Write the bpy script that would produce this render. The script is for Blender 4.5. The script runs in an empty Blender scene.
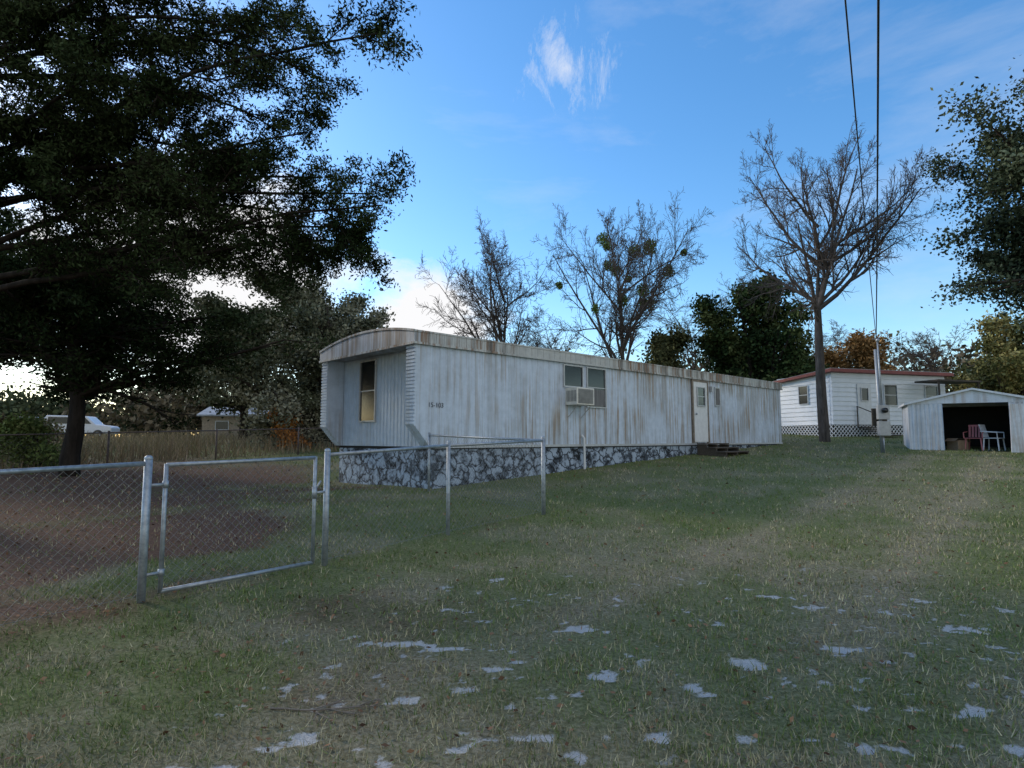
import bpy, math, random
import numpy as np
from mathutils import Vector
random.seed(7)
RNG=np.random.default_rng(11)
scene=bpy.context.scene
scene.view_settings.view_transform='Standard'
scene.view_settings.look='None'
scene.view_settings.exposure=0

# ---------------------------------------------------------------- numeric helpers
LAT=np.random.default_rng(5).random((256,256))
def vnoise(x,y):
    x=np.asarray(x,float);y=np.asarray(y,float)
    xi=np.floor(x).astype(int);yi=np.floor(y).astype(int)
    fx=x-xi;fy=y-yi
    fx=fx*fx*(3-2*fx);fy=fy*fy*(3-2*fy)
    a=LAT[xi%256,yi%256];b=LAT[(xi+1)%256,yi%256];c=LAT[xi%256,(yi+1)%256];d=LAT[(xi+1)%256,(yi+1)%256]
    return (a*(1-fx)+b*fx)*(1-fy)+(c*(1-fx)+d*fx)*fy
def fbm(x,y,o=4):
    s=0;a=.5;t=0
    for i in range(o):
        s=s+a*vnoise(x*2**i+17*i,y*2**i+31*i);t+=a;a*=.5
    return s/t
def sstep(v,a,b):
    t=np.clip((np.asarray(v,float)-a)/(b-a),0,1);return t*t*(3-2*t)
def gz(x,y):
    x=np.asarray(x,float);y=np.asarray(y,float)
    ys=np.where(y>32,32+8*(1-np.exp(-(y-32)/8.0)),y)
    ys=np.maximum(ys,-20)
    xs=np.clip(x,0,22)
    z=.042*ys+.016*np.maximum(0,ys-10)*sstep(x,-5,5)+.01*xs*sstep(y,0,18)
    z=z-.22*np.exp(-((x+5)**2+(y-16)**2)/9)
    z=z+.05*(fbm(x*.5+40,y*.5+9,2)-.5)*sstep(y,1,6)
    return z
def gzf(x,y): return float(gz(x,y))

# ---------------------------------------------------------------- mesh helpers
def arr_mesh(name,V,F,mat,parent=None,col=None,loc=(0,0,0),smooth=False):
    V=np.asarray(V,np.float32);F=np.asarray(F,np.int32)
    me=bpy.data.meshes.new(name)
    me.vertices.add(len(V));me.vertices.foreach_set('co',V.ravel())
    k=F.shape[1]
    me.loops.add(F.size);me.loops.foreach_set('vertex_index',F.ravel())
    me.polygons.add(len(F));me.polygons.foreach_set('loop_start',np.arange(0,F.size,k,dtype=np.int32))
    me.polygons.foreach_set('loop_total',np.full(len(F),k,np.int32))
    if smooth: me.polygons.foreach_set('use_smooth',np.ones(len(F),bool))
    me.update(calc_edges=True)
    if col is not None:
        at=me.color_attributes.new('tint','FLOAT_COLOR','POINT')
        c=np.ones((len(V),4),np.float32);c[:,:col.shape[1]]=col
        at.data.foreach_set('color',c.ravel())
    me.materials.append(mat)
    ob=bpy.data.objects.new(name,me);scene.collection.objects.link(ob)
    ob.location=loc
    if parent: ob.parent=parent
    return ob
class MB:
    def __init__(s): s.v=[];s.f=[]
    def box(s,x0,y0,z0,x1,y1,z1):
        n=len(s.v)
        s.v+=[(x0,y0,z0),(x1,y0,z0),(x1,y1,z0),(x0,y1,z0),(x0,y0,z1),(x1,y0,z1),(x1,y1,z1),(x0,y1,z1)]
        s.f+=[tuple(n+i for i in q) for q in [(0,3,2,1),(4,5,6,7),(0,1,5,4),(1,2,6,5),(2,3,7,6),(3,0,4,7)]]
        return s
    def obox(s,c,ax,ay,az):
        n=len(s.v);c=Vector(c);ax=Vector(ax);ay=Vector(ay);az=Vector(az)
        for k in (-1,1):
            for (i,j) in ((-1,-1),(1,-1),(1,1),(-1,1)):
                s.v.append(tuple(c+ax*i+ay*j+az*k))
        s.f+=[tuple(n+i for i in q) for q in [(0,3,2,1),(4,5,6,7),(0,1,5,4),(1,2,6,5),(2,3,7,6),(3,0,4,7)]]
        return s
    def tube(s,pts,r,k=8,caps=True):
        pts=[Vector(p) for p in pts];n0=len(s.v)
        if not isinstance(r,(list,tuple)): r=[r]*len(pts)
        ref=None
        for i,p in enumerate(pts):
            t=(pts[min(i+1,len(pts)-1)]-pts[max(i-1,0)]).normalized()
            if ref is None: ref=Vector((0,0,1)) if abs(t.z)<.9 else Vector((1,0,0))
            u=t.cross(ref).normalized();w=u.cross(t).normalized();ref=w
            for j in range(k):
                a=2*math.pi*j/k
                s.v.append(tuple(p+(u*math.cos(a)+w*math.sin(a))*r[i]))
        for i in range(len(pts)-1):
            for j in range(k):
                a=n0+i*k+j;b=n0+i*k+(j+1)%k
                s.f.append((a,b,b+k,a+k))
        if caps:
            s.f.append(tuple(n0+j for j in range(k))[::-1]);m=n0+(len(pts)-1)*k
            s.f.append(tuple(m+j for j in range(k)))
        return s
    def prism(s,poly,axis,a0,a1):
        def P(p,a):
            return {'x':(a,p[0],p[1]),'y':(p[0],a,p[1]),'z':(p[0],p[1],a)}[axis]
        n=len(s.v);m=len(poly)
        s.v+=[P(p,a0) for p in poly]+[P(p,a1) for p in poly]
        s.f.append(tuple(range(n,n+m))[::-1]);s.f.append(tuple(range(n+m,n+2*m)))
        for i in range(m):
            j=(i+1)%m;s.f.append((n+i,n+j,n+m+j,n+m+i))
        return s
    def sphere(s,c,rx,ry,rz,nu=12,nv=8):
        n=len(s.v)
        for i in range(nv+1):
            th=math.pi*i/nv
            for j in range(nu):
                a=2*math.pi*j/nu
                s.v.append((c[0]+rx*math.sin(th)*math.cos(a),c[1]+ry*math.sin(th)*math.sin(a),c[2]+rz*math.cos(th)))
        for i in range(nv):
            for j in range(nu):
                a=n+i*nu+j;b=n+i*nu+(j+1)%nu;s.f.append((a,a+nu,b+nu,b))
        return s
    def build(s,name,mat,parent=None,bevel=0,smooth=False,loc=(0,0,0)):
        me=bpy.data.meshes.new(name);me.from_pydata(s.v,[],s.f)
        import bmesh
        bm=bmesh.new();bm.from_mesh(me);bmesh.ops.recalc_face_normals(bm,faces=bm.faces);bm.to_mesh(me);bm.free()
        me.update();me.materials.append(mat)
        if smooth:
            for p in me.polygons: p.use_smooth=True
        ob=bpy.data.objects.new(name,me);scene.collection.objects.link(ob);ob.location=loc
        if parent: ob.parent=parent
        if bevel:
            b=ob.modifiers.new('bevel','BEVEL');b.width=bevel;b.segments=2;b.limit_method='ANGLE'
        return ob
def root(name,loc,label,cat,yaw=0,group=None):
    e=bpy.data.objects.new(name,None);scene.collection.objects.link(e)
    e.location=loc;e.rotation_euler=(0,0,yaw);e.empty_display_size=.3
    e['label']=label;e['category']=cat
    if group: e['group']=group
    return e

# ---------------------------------------------------------------- materials
def newmat(name):
    m=bpy.data.materials.new(name);m.use_nodes=True
    nt=m.node_tree;b=nt.nodes['Principled BSDF'];return m,nt,b
def ramp(nt,stops):
    r=nt.nodes.new('ShaderNodeValToRGB');e=r.color_ramp.elements
    e[0].position=stops[0][0];e[0].color=(*stops[0][1],1)
    e[1].position=stops[-1][0];e[1].color=(*stops[-1][1],1)
    for p,c in stops[1:-1]:
        x=e.new(p);x.color=(*c,1)
    return r
def noise(nt,scale,mapscale=None,detail=4,rough=.6,coord='Object',off=(0,0,0)):
    tc=nt.nodes.new('ShaderNodeTexCoord');mp=nt.nodes.new('ShaderNodeMapping')
    mp.inputs['Location'].default_value=off
    if mapscale: mp.inputs['Scale'].default_value=mapscale
    n=nt.nodes.new('ShaderNodeTexNoise');n.inputs['Scale'].default_value=scale
    n.inputs['Detail'].default_value=detail;n.inputs['Roughness'].default_value=rough
    nt.links.new(tc.outputs[coord],mp.inputs[0]);nt.links.new(mp.outputs[0],n.inputs[0]);return n
def mixc(nt,fac,a,b,mode='MIX'):
    m=nt.nodes.new('ShaderNodeMix');m.data_type='RGBA';m.blend_type=mode
    def s(i,v):
        if isinstance(v,(int,float)): m.inputs[i].default_value=v
        elif isinstance(v,tuple): m.inputs[i].default_value=(*v,1)
        else: nt.links.new(v,m.inputs[i])
    s(0,fac);s(6,a);s(7,b);return m.outputs[2]
def bump(nt,b,h,strength=.3,dist=.01):
    bp=nt.nodes.new('ShaderNodeBump');bp.inputs['Strength'].default_value=strength;bp.inputs['Distance'].default_value=dist
    nt.links.new(h,bp.inputs['Height']);nt.links.new(bp.outputs[0],b.inputs['Normal'])
def simple(name,c,rough=.6,metal=0,var=.25,scale=8,mapscale=None,bmp=0):
    m,nt,b=newmat(name)
    n=noise(nt,scale,mapscale)
    r=ramp(nt,[(.3,tuple(x*(1-var) for x in c)),(.7,tuple(min(1,x*(1+var)) for x in c))])
    nt.links.new(n.outputs[0],r.inputs[0]);nt.links.new(r.outputs[0],b.inputs['Base Color'])
    b.inputs['Roughness'].default_value=rough;b.inputs['Metallic'].default_value=metal
    if bmp: bump(nt,b,n.outputs[0],bmp)
    return m
def streaked(name,base,dark,rust,amount=.5,rustamt=.3,grad=None,along=None):
    """white painted metal with vertical streaks of mildew and rust; grad=(z_low,z_high) more grime toward the bottom, along=(x0,x1) more rust along the length"""
    m,nt,b=newmat(name);L=nt.links
    n1=noise(nt,1,(4.2,4.2,.22),6,.72)
    n2=noise(nt,1,(11,11,.38),5,.7,off=(3,1,0))
    n3=noise(nt,1,(.55,.55,.5),3,.55,off=(7,0,2))
    r1=ramp(nt,[(.45,(0,0,0)),(.60,(1,1,1))]);L.new(n1.outputs[0],r1.inputs[0])
    r2=ramp(nt,[(.49,(0,0,0)),(.60,(1,1,1))]);L.new(n2.outputs[0],r2.inputs[0])
    r3=ramp(nt,[(.40,(.10,.10,.10)),(.54,(1,1,1))]);L.new(n3.outputs[0],r3.inputs[0])
    def mul(a,c):
        q=nt.nodes.new('ShaderNodeMath');q.operation='MULTIPLY';L.new(a,q.inputs[0])
        if isinstance(c,(int,float)): q.inputs[1].default_value=c
        else: L.new(c,q.inputs[1])
        return q.outputs[0]
    tc=nt.nodes.new('ShaderNodeTexCoord');sx_=nt.nodes.new('ShaderNodeSeparateXYZ');L.new(tc.outputs['Object'],sx_.inputs[0])
    msk=r3.outputs[0]
    if along:
        mr=nt.nodes.new('ShaderNodeMapRange');L.new(sx_.outputs[0],mr.inputs[0]);mr.inputs[1].default_value=along[0];mr.inputs[2].default_value=along[1];mr.inputs[3].default_value=.4;mr.inputs[4].default_value=1
        msk=mul(msk,mr.outputs[0])
    c=mixc(nt,mul(mul(r1.outputs[0],msk),amount),base,dark)
    c=mixc(nt,mul(mul(r2.outputs[0],msk),rustamt),c,rust)
    n4=noise(nt,5,None,5,.7)
    r4=ramp(nt,[(.35,(.84,.85,.86)),(.62,(1,1,1))]);L.new(n4.outputs[0],r4.inputs[0])
    c=mixc(nt,1.0,c,r4.outputs[0],'MULTIPLY')
    if grad:
        mr=nt.nodes.new('ShaderNodeMapRange');L.new(sx_.outputs[2],mr.inputs[0]);mr.inputs[1].default_value=grad[0];mr.inputs[2].default_value=grad[1];mr.inputs[3].default_value=1;mr.inputs[4].default_value=0
        g_=mul(mr.outputs[0],r2.outputs[0]);c=mixc(nt,mul(g_,.5),c,tuple(x*.8 for x in dark))
    L.new(c,b.inputs['Base Color']);b.inputs['Roughness'].default_value=.5
    return m
M_wall=streaked('weathered_white_siding',(.56,.64,.75),(.25,.25,.24),(.30,.20,.10),.75,.85,(.9,1.7),(.5,6))
M_end=streaked('weathered_end_siding',(.47,.54,.63),(.32,.34,.35),(.38,.29,.18),.4,.15)
M_fascia=streaked('rusty_fascia',(.50,.51,.49),(.11,.085,.065),(.22,.11,.045),.98,.95)
M_roofskin=streaked('bow_roof_skin',(.47,.50,.54),(.14,.12,.10),(.22,.14,.07),.9,.65)
M_shed=streaked('shed_metal',(.66,.70,.74),(.36,.34,.30),(.36,.22,.12),.5,.45)
M_white=simple('white_paint',(.66,.67,.67),.5,var=.08)
M_alu=simple('aluminium_frame',(.45,.45,.45),.45,.3,var=.15)
M_doorframe=simple('stained_door_frame',(.20,.16,.12),.6,var=.4)
M_galv=simple('galvanised_steel',(.33,.36,.385),.5,.6,var=.3,scale=20)
M_wire=simple('galvanised_wire',(.22,.235,.245),.6,.5,var=.2,scale=20)
M_rustwire=simple('old_rusty_wire',(.13,.11,.09),.7,.3,var=.3)
M_rustpost=simple('old_rusty_steel',(.13,.10,.09),.7,.3,var=.3)
M_glass,nt,b=newmat('dark_window_glass');b.inputs['Base Color'].default_value=(.012,.014,.016,1);b.inputs['Roughness'].default_value=.15
M_curtain=simple('pale_curtain',(.16,.16,.16),.9,var=.4,scale=3,mapscale=(14,14,.6))
M_grille=simple('air_conditioner_grille',(.22,.22,.21),.6,var=.2)
M_ac=simple('air_conditioner_case',(.66,.64,.58),.5,var=.15)
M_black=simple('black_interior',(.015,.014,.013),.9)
M_wood=simple('grey_old_wood',(.07,.055,.042),.85,var=.45,scale=4,mapscale=(1,10,10),bmp=.4)
M_redroof=simple('red_brown_trim',(.24,.05,.04),.6,var=.25)
M_roof=simple('grey_metal_roof',(.30,.30,.30),.6,var=.3,scale=3)
M_house=simple('white_lap_siding',(.74,.77,.80),.55,var=.06,scale=2)
M_lattice=simple('white_lattice',(.8,.8,.8),.6,var=.1)
M_cable=simple('black_cable',(.015,.015,.017),.6)
M_meter=simple('grey_meter_box',(.33,.35,.36),.5,.4,var=.15)
M_tan=simple('tan_wall',(.3,.23,.16),.8,var=.3)
M_pink=simple('faded_pink_plastic',(.42,.13,.13),.5,var=.2)
M_chair=simple('white_plastic',(.6,.6,.6),.4,var=.08)
M_card=simple('cardboard',(.2,.14,.09),.8,var=.2)
M_letter=simple('dark_lettering',(.05,.06,.08),.6,var=.1)
M_car=simple('white_car_paint',(.65,.66,.68),.3,var=.05)
M_tyre=simple('black_rubber',(.02,.02,.02),.8)
M_drytwig=simple('dry_twig_bark',(.17,.14,.11),.9,var=.3)
M_skirt,nt,b=newmat('white_mock_stone')
tc=nt.nodes.new('ShaderNodeTexCoord');wn=noise(nt,4,None,3)
mp=nt.nodes.new('ShaderNodeMapping');mp.inputs['Scale'].default_value=(1,1,1.2)
ad=nt.nodes.new('ShaderNodeVectorMath');ad.operation='MULTIPLY_ADD'
nt.links.new(wn.outputs['Color'],ad.inputs[0]);ad.inputs[1].default_value=(.35,.35,.35);nt.links.new(tc.outputs['Object'],ad.inputs[2])
nt.links.new(ad.outputs[0],mp.inputs[0])
vo=nt.nodes.new('ShaderNodeTexVoronoi');vo.feature='DISTANCE_TO_EDGE';vo.inputs['Scale'].default_value=3.0;nt.links.new(mp.outputs[0],vo.inputs['Vector'])
vr=ramp(nt,[(.025,(.03,.035,.045)),(.10,(.34,.41,.50))]);nt.links.new(vo.outputs[0],vr.inputs[0])
gn=noise(nt,3,None,5,.74);gr=ramp(nt,[(.42,(.12,.13,.14)),(.53,(1,1,1))]);nt.links.new(gn.outputs[0],gr.inputs[0])
c=mixc(nt,1.0,vr.outputs[0],gr.outputs[0],'MULTIPLY');nt.links.new(c,b.inputs['Base Color']);b.inputs['Roughness'].default_value=.85
bump(nt,b,vo.outputs[0],.5,.02)
def bark(name,c):
    m,nt,b=newmat(name);n=noise(nt,1,(9,9,1.6),5,.7)
    r=ramp(nt,[(.35,tuple(x*.45 for x in c)),(.6,c),(.75,tuple(x*1.5 for x in c))]);nt.links.new(n.outputs[0],r.inputs[0])
    nt.links.new(r.outputs[0],b.inputs['Base Color']);b.inputs['Roughness'].default_value=.95;b.inputs['Specular IOR Level'].default_value=.1
    bump(nt,b,n.outputs[0],.7,.04);return m
M_bark=bark('grey_brown_bark',(.11,.095,.085))
M_darkbark=bark('dark_bark',(.035,.028,.023))
def twigmat(name,c):
    m=bpy.data.materials.new(name);m.use_nodes=True;nt=m.node_tree;nt.nodes.clear()
    o=nt.nodes.new('ShaderNodeOutputMaterial');d=nt.nodes.new('ShaderNodeBsdfDiffuse')
    n=noise(nt,3,None,2);r=ramp(nt,[(.3,tuple(x*.7 for x in c)),(.7,tuple(x*1.3 for x in c))])
    nt.links.new(n.outputs[0],r.inputs[0]);nt.links.new(r.outputs[0],d.inputs[0]);nt.links.new(d.outputs[0],o.inputs[0]);return m
M_twig=twigmat('grey_twigs',(.105,.088,.078));M_darktwig=twigmat('dark_twigs',(.04,.032,.026))
def leafmat(name):
    m=bpy.data.materials.new(name);m.use_nodes=True;nt=m.node_tree;nt.nodes.clear()
    o=nt.nodes.new('ShaderNodeOutputMaterial');d=nt.nodes.new('ShaderNodeBsdfDiffuse')
    a=nt.nodes.new('ShaderNodeAttribute');a.attribute_name='tint'
    nt.links.new(a.outputs['Color'],d.inputs[0]);nt.links.new(d.outputs[0],o.inputs[0]);return m
M_leaf=leafmat('foliage');M_grass=leafmat('grass_blades')

# ---------------------------------------------------------------- ground
patches=[(-1.09,3.09,.14,.05),(-1.42,2.82,.18,.06),(-.75,4.3,.2,.05),(-.45,4.22,.18,.045),(.31,2.94,.06,.045),(.12,3.1,.1,.04),(-.25,3.0,.07,.035),(.19,3.54,.07,.045),(1.51,4.0,.10,.11),
 (1.07,3.6,.06,.1),(.72,3.14,.08,.07),(1.3,3.7,.08,.06),(-.12,5.9,.1,.07),(2.25,4.2,.13,.08),(2.5,3.4,.09,.05),(2.95,3.55,.14,.08),(.5,4.6,.1,.07),(.9,5.3,.1,.07),
 (-.45,2.7,.16,.035),(-1.7,2.6,.2,.05),(3.3,4.6,.14,.07),(2.3,5.4,.12,.06),(1.7,3.0,.08,.06),(-.1,3.9,.12,.045),(.3,2.6,.1,.03),(2.4,3.0,.1,.04),(1.9,3.4,.09,.05),(-.6,3.5,.1,.04),(.55,3.8,.08,.06)]
def masks(x,y):
    n=fbm(x*7+3,y*9+8,4)
    g=np.zeros_like(x)
    for (px,py,rx,ry) in patches:
        g=np.maximum(g,np.exp(-((x-px)/(rx*1.4))**2-((y-py)/(ry*1.4))**2))
    zone=sstep(y,1.5,3)*(1-sstep(y,5,8.5))*sstep(x,-2.6,-1)*(1-sstep(x,3.5,6))
    n2=fbm(x*16+13,y*22+8,3)
    sand=sstep(g*.62+(n-.5)*.9+(n2-.5)*.7,.33,.53)*(g>.02)
    sand=np.maximum(sand,sstep(n*.6+n2*.4+zone*.05,.665,.76)*zone*.75)
    d=fbm(x*.8+5,y*.8,3)
    dirt=sstep(-x*.16-.35+(d-.5)*1.4-(.06*np.maximum(0,y-9)),-.1,.5)*sstep(y,-5,1)
    # bare brown soil on the far side of the gate, under the cedar
    bl=np.exp(-(((x+5.3)/2.6)**2+((y-8.2)/2.4)**2))
    dirt=np.maximum(dirt,sstep(bl+(d-.5)*.7,.30,.62))
    dirt=np.clip(dirt*.95,0,1)*(1-sstep(y,16,26))
    t=(x-2.9)*.75-(y-7.6)*.66
    tr=np.exp(-(t/.28)**2)+np.exp(-((t-1.7)/.3)**2)
    tr=tr*(.4+.9*fbm(x*1.5,y*1.5,3))*sstep(y,3,5)*(1-sstep(y,20,28))
    straw=np.clip(tr*.85+sstep(fbm(x*1.1+20,y*1.1+4,4),.42,.70)*.65+zone*.28,0,1)
    return sand,dirt,straw
def axis(fine0,fine1,st,far0,far1):
    a=list(np.arange(fine0,fine1,st));s=st;v=a[-1]
    while v<far1: s*=1.09;v+=s;a.append(v)
    s=st;v=a[0];b=[]
    while v>far0: s*=1.09;v-=s;b.append(v)
    return np.array(b[::-1]+a)
gx=axis(-4.2,5.5,.028,-900,900);gy=axis(2.2,6.6,.028,-60,1500)
GX,GY=np.meshgrid(gx,gy)
sand,dirt,straw=masks(GX,GY)
GZ=gz(GX,GY)+.022*(fbm(GX*6,GY*6,3)-.5)*(1-sstep(GY,9,14))-.008*sand
V=np.stack([GX.ravel(),GY.ravel(),GZ.ravel()],1)
nx=len(gx);ny=len(gy)
I,J=np.meshgrid(np.arange(nx-1),np.arange(ny-1));a=(J*nx+I).ravel()
F=np.stack([a,a+1,a+nx+1,a+nx],1)
M_ground,nt,b=newmat('lawn_soil');L=nt.links
at=nt.nodes.new('ShaderNodeAttribute');at.attribute_name='tint'
sp=nt.nodes.new('ShaderNodeSeparateColor');L.new(at.outputs['Color'],sp.inputs[0])
n1=noise(nt,38,None,5,.75);n3=noise(nt,150,None,2,.7);n4=noise(nt,9,None,5,.7)
g1=ramp(nt,[(.3,(.05,.065,.022)),(.5,(.13,.16,.055)),(.7,(.24,.25,.11))]);L.new(n1.outputs[0],g1.inputs[0])
g2=ramp(nt,[(.3,(.11,.09,.055)),(.5,(.25,.22,.14)),(.72,(.42,.37,.27))]);L.new(n1.outputs[0],g2.inputs[0])
g3=ramp(nt,[(.32,(.045,.026,.019)),(.52,(.14,.078,.056)),(.72,(.26,.165,.12))]);L.new(n1.outputs[0],g3.inputs[0])
def math2(op,a,b_=None,clamp=True):
    q=nt.nodes.new('ShaderNodeMath');q.operation=op;q.use_clamp=clamp
    for i,v in enumerate((a,b_)):
        if v is None: continue
        if isinstance(v,(int,float)): q.inputs[i].default_value=v
        else: L.new(v,q.inputs[i])
    return q.outputs[0]
r4=ramp(nt,[(.35,(0,0,0)),(.65,(1,1,1))]);L.new(n4.outputs[0],r4.inputs[0])
sf=math2('ADD',math2('MULTIPLY',sp.outputs[2],.8),math2('MULTIPLY',r4.outputs[0],.25))
c=mixc(nt,sf,g1.outputs[0],g2.outputs[0])
c=mixc(nt,sp.outputs[1],c,g3.outputs[0])
sc=ramp(nt,[(.3,(.34,.33,.31)),(.6,(.60,.59,.56))]);L.new(n3.outputs[0],sc.inputs[0])
sm=math2('MULTIPLY',math2('SUBTRACT',math2('ADD',sp.outputs[0],math2('MULTIPLY',math2('SUBTRACT',n1.outputs[0],.5,False),1.6,False),False),.35),2.2)
sm=math2('MULTIPLY',sm,math2('MULTIPLY',sp.outputs[0],6))
c=mixc(nt,sm,c,sc.outputs[0])
L.new(c,b.inputs['Base Color']);b.inputs['Roughness'].default_value=.95;b.inputs['Specular IOR Level'].default_value=.1
bump(nt,b,n1.outputs[0],.8,.03)
col=np.stack([sand.ravel(),dirt.ravel(),straw.ravel()],1)
g=arr_mesh('ground',V,F,M_ground,col=col,smooth=True);g['kind']='structure'
g['label']='patchy winter lawn with sandy bare spots and leaf litter';g['category']='ground'

def blades(name,N,d0,d1,hw,hgt,wid,colfn,label):
    d=np.exp(RNG.uniform(math.log(d0),math.log(d1),N))
    x=RNG.uniform(-1,1,N)*(d*hw+.4)
    y=d
    sa,di,st=masks(x,y)
    dens=fbm(x*2.3+9,y*2.3,3)
    keep=RNG.random(N)>np.clip(sa*1.4+di*.82,0,.97)
    keep&=RNG.random(N)<np.clip(.25+1.5*(dens-.2),.12,1)
    s0=(x+2)*.734+(y-12.8)*.679;w0=-(x+2)*.679+(y-12.8)*.734
    keep&=~((s0>.3)&(s0<18)&(w0>0)&(w0<4.4))
    keep&=~((x>14.5)&(x<18.2)&(y>21.5)&(y<24))
    x=x[keep];y=y[keep];st=st[keep];di=di[keep];n=len(x)
    tuft=fbm(x*9+2,y*9+6,2)
    h=hgt(y,n)*(.55+1.1*tuft);w=wid(y,n)
    az=RNG.uniform(0,2*np.pi,n);lean=RNG.uniform(.1,1.5,n)
    ux,uy=np.cos(az),np.sin(az)
    la=RNG.uniform(0,2*np.pi,n)
    z=gz(x,y)-.004
    V=np.zeros((n,3,3))
    V[:,0]=np.stack([x-ux*w,y-uy*w,z],1);V[:,1]=np.stack([x+ux*w,y+uy*w,z],1)
    V[:,2]=np.stack([x+np.cos(la)*h*np.sin(lean),y+np.sin(la)*h*np.sin(lean),z+h*np.cos(lean)+.004],1)
    F=np.arange(n*3).reshape(-1,3)
    col=np.repeat(colfn(x,y,st,di,n),3,axis=0)
    o=arr_mesh(name,V.reshape(-1,3),F,M_grass,col=col);o['kind']='stuff';o['label']=label;o['category']='grass'
    return o
def gcol(x,y,st,di,n):
    gA=np.array([.105,.155,.045]);gB=np.array([.20,.245,.085]);sA=np.array([.46,.41,.25])
    t=RNG.random(n)[:,None];base=gA*(1-t)+gB*t
    ps=np.clip(.18+.62*st+.3*di,0,1)
    s=(RNG.random(n)<ps)[:,None]
    pat=(.8+.4*fbm(x*3+70,y*3+70,3))[:,None]
    return np.where(s,sA*RNG.uniform(.5,1.15,(n,1)),base)*RNG.uniform(.7,1.2,(n,1))*pat
blades('lawn_grass',280000,1.9,34,.95,lambda y,n:RNG.uniform(.018,.05,n)*(1+.03*y),lambda y,n:.0015+.0006*y,gcol,'short patchy green and straw coloured lawn grass')
def wcol(x,y,st,di,n):
    t=RNG.random(n)[:,None]
    return (np.array([.40,.30,.20])*(1-t)+np.array([.24,.21,.11])*t)*RNG.uniform(.5,1.2,(n,1))
N=50000
x=RNG.uniform(-46,-6,N);y=RNG.uniform(15,48,N)
side=(x+16)*14-(y-13)*10
clump=fbm(x*.5,y*.5,3)
k=(side<-6)&(RNG.random(N)<clump*1.5-.2)
x=x[k];y=y[k];n=len(x);h=RNG.uniform(.15,.8,n)*(.4+clump[k]);w=RNG.uniform(.01,.03,n)
az=RNG.uniform(0,6.28,n);la=RNG.uniform(0,6.28,n);le=RNG.uniform(0,.6,n);z=gz(x,y)-.01
V=np.zeros((n,3,3));V[:,0]=np.stack([x-np.cos(az)*w,y-np.sin(az)*w,z],1);V[:,1]=np.stack([x+np.cos(az)*w,y+np.sin(az)*w,z],1)
V[:,2]=np.stack([x+np.cos(la)*h*np.sin(le),y+np.sin(la)*h*np.sin(le),z+h*np.cos(le)],1)
o=arr_mesh('tall_weeds',V.reshape(-1,3),np.arange(n*3).reshape(-1,3),M_grass,col=np.repeat(wcol(x,y,0,0,n),3,axis=0))
o['kind']='stuff';o['label']='tall dry brown weeds in the overgrown field';o['category']='weeds'

def quads(C,size,asp=.6,flat=False):
    n=len(C)
    a=RNG.normal(size=(n,3));
    if flat: a[:,2]*=.25
    a/=np.linalg.norm(a,axis=1)[:,None]
    b_=RNG.normal(size=(n,3))
    if flat: b_[:,2]*=.25
    b_-=a*np.sum(a*b_,1)[:,None];b_/=np.linalg.norm(b_,axis=1)[:,None]
    s=(np.asarray(size)*RNG.uniform(.6,1.3,n))[:,None]
    V=np.stack([C-a*s,C-b_*s*asp,C+a*s,C+b_*s*asp],1)
    return V.reshape(-1,3),np.arange(n*4).reshape(-1,4)
N=11000
d=np.exp(RNG.uniform(math.log(2),math.log(22),N));x=RNG.uniform(-1,1,N)*(d*.95+.4);y=d
sa,di,st=masks(x,y);k=RNG.random(N)<(.2+di*.8);x=x[k];y=y[k]
C=np.stack([x,y,gz(x,y)+.018],1);V,F=quads(C,.014+.0012*y,.6,True)
cc=np.array([.19,.11,.065])*RNG.uniform(.3,1.8,(len(x),1))
o=arr_mesh('fallen_leaves',V,F,M_leaf,col=np.repeat(cc,4,axis=0));o['kind']='stuff';o['label']='small brown fallen leaves on the ground';o['category']='leaves'

# ---------------------------------------------------------------- trees
def grow(rnd,p0,d0,L,r,levels,nch,start,ratio,ang,up,wig,nseg=(8,6,5,4,3,3),end=(.35,.25,.25,.3,.3,.3)):
    segs=[];stack=[(Vector(p0),Vector(d0).normalized(),L,r,0)]
    while stack:
        p,d,Lc,rc,lev=stack.pop();n=nseg[lev];st=Lc/n;re=rc*end[lev]
        for i in range(n):
            w=wig[lev]
            d=(d+Vector((rnd.uniform(-w,w),rnd.uniform(-w,w),rnd.uniform(-w,w)+up[lev]))).normalized()
            q=p+d*st;ra=rc+(re-rc)*i/n;rb=rc+(re-rc)*(i+1)/n
            segs.append((p.x,p.y,p.z,q.x,q.y,q.z,ra,rb,lev))
            fr=(i+1)/n
            if lev<levels and fr>start[lev]:
                e=nch[lev]/(n*(1-start[lev]));m=int(e)+(1 if rnd.random()<e-int(e) else 0)
                for _ in range(m):
                    ax=d.cross(Vector((rnd.uniform(-1,1),rnd.uniform(-1,1),rnd.uniform(-1,1))));
                    if ax.length<.01: continue
                    ax.normalize();an=math.radians(rnd.uniform(*ang[lev]))
                    cd=d*math.cos(an)+ax*math.sin(an)
                    sp_=p+(q-p)*rnd.random()
                    cl=Lc*rnd.uniform(ratio[lev]*.7,ratio[lev]*1.15)*(1.15-.55*fr)
                    stack.append((sp_,cd,cl,max(.004,min(rb*.7,rc*.6)),lev+1))
            p=q
    return np.array(segs)
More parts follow.
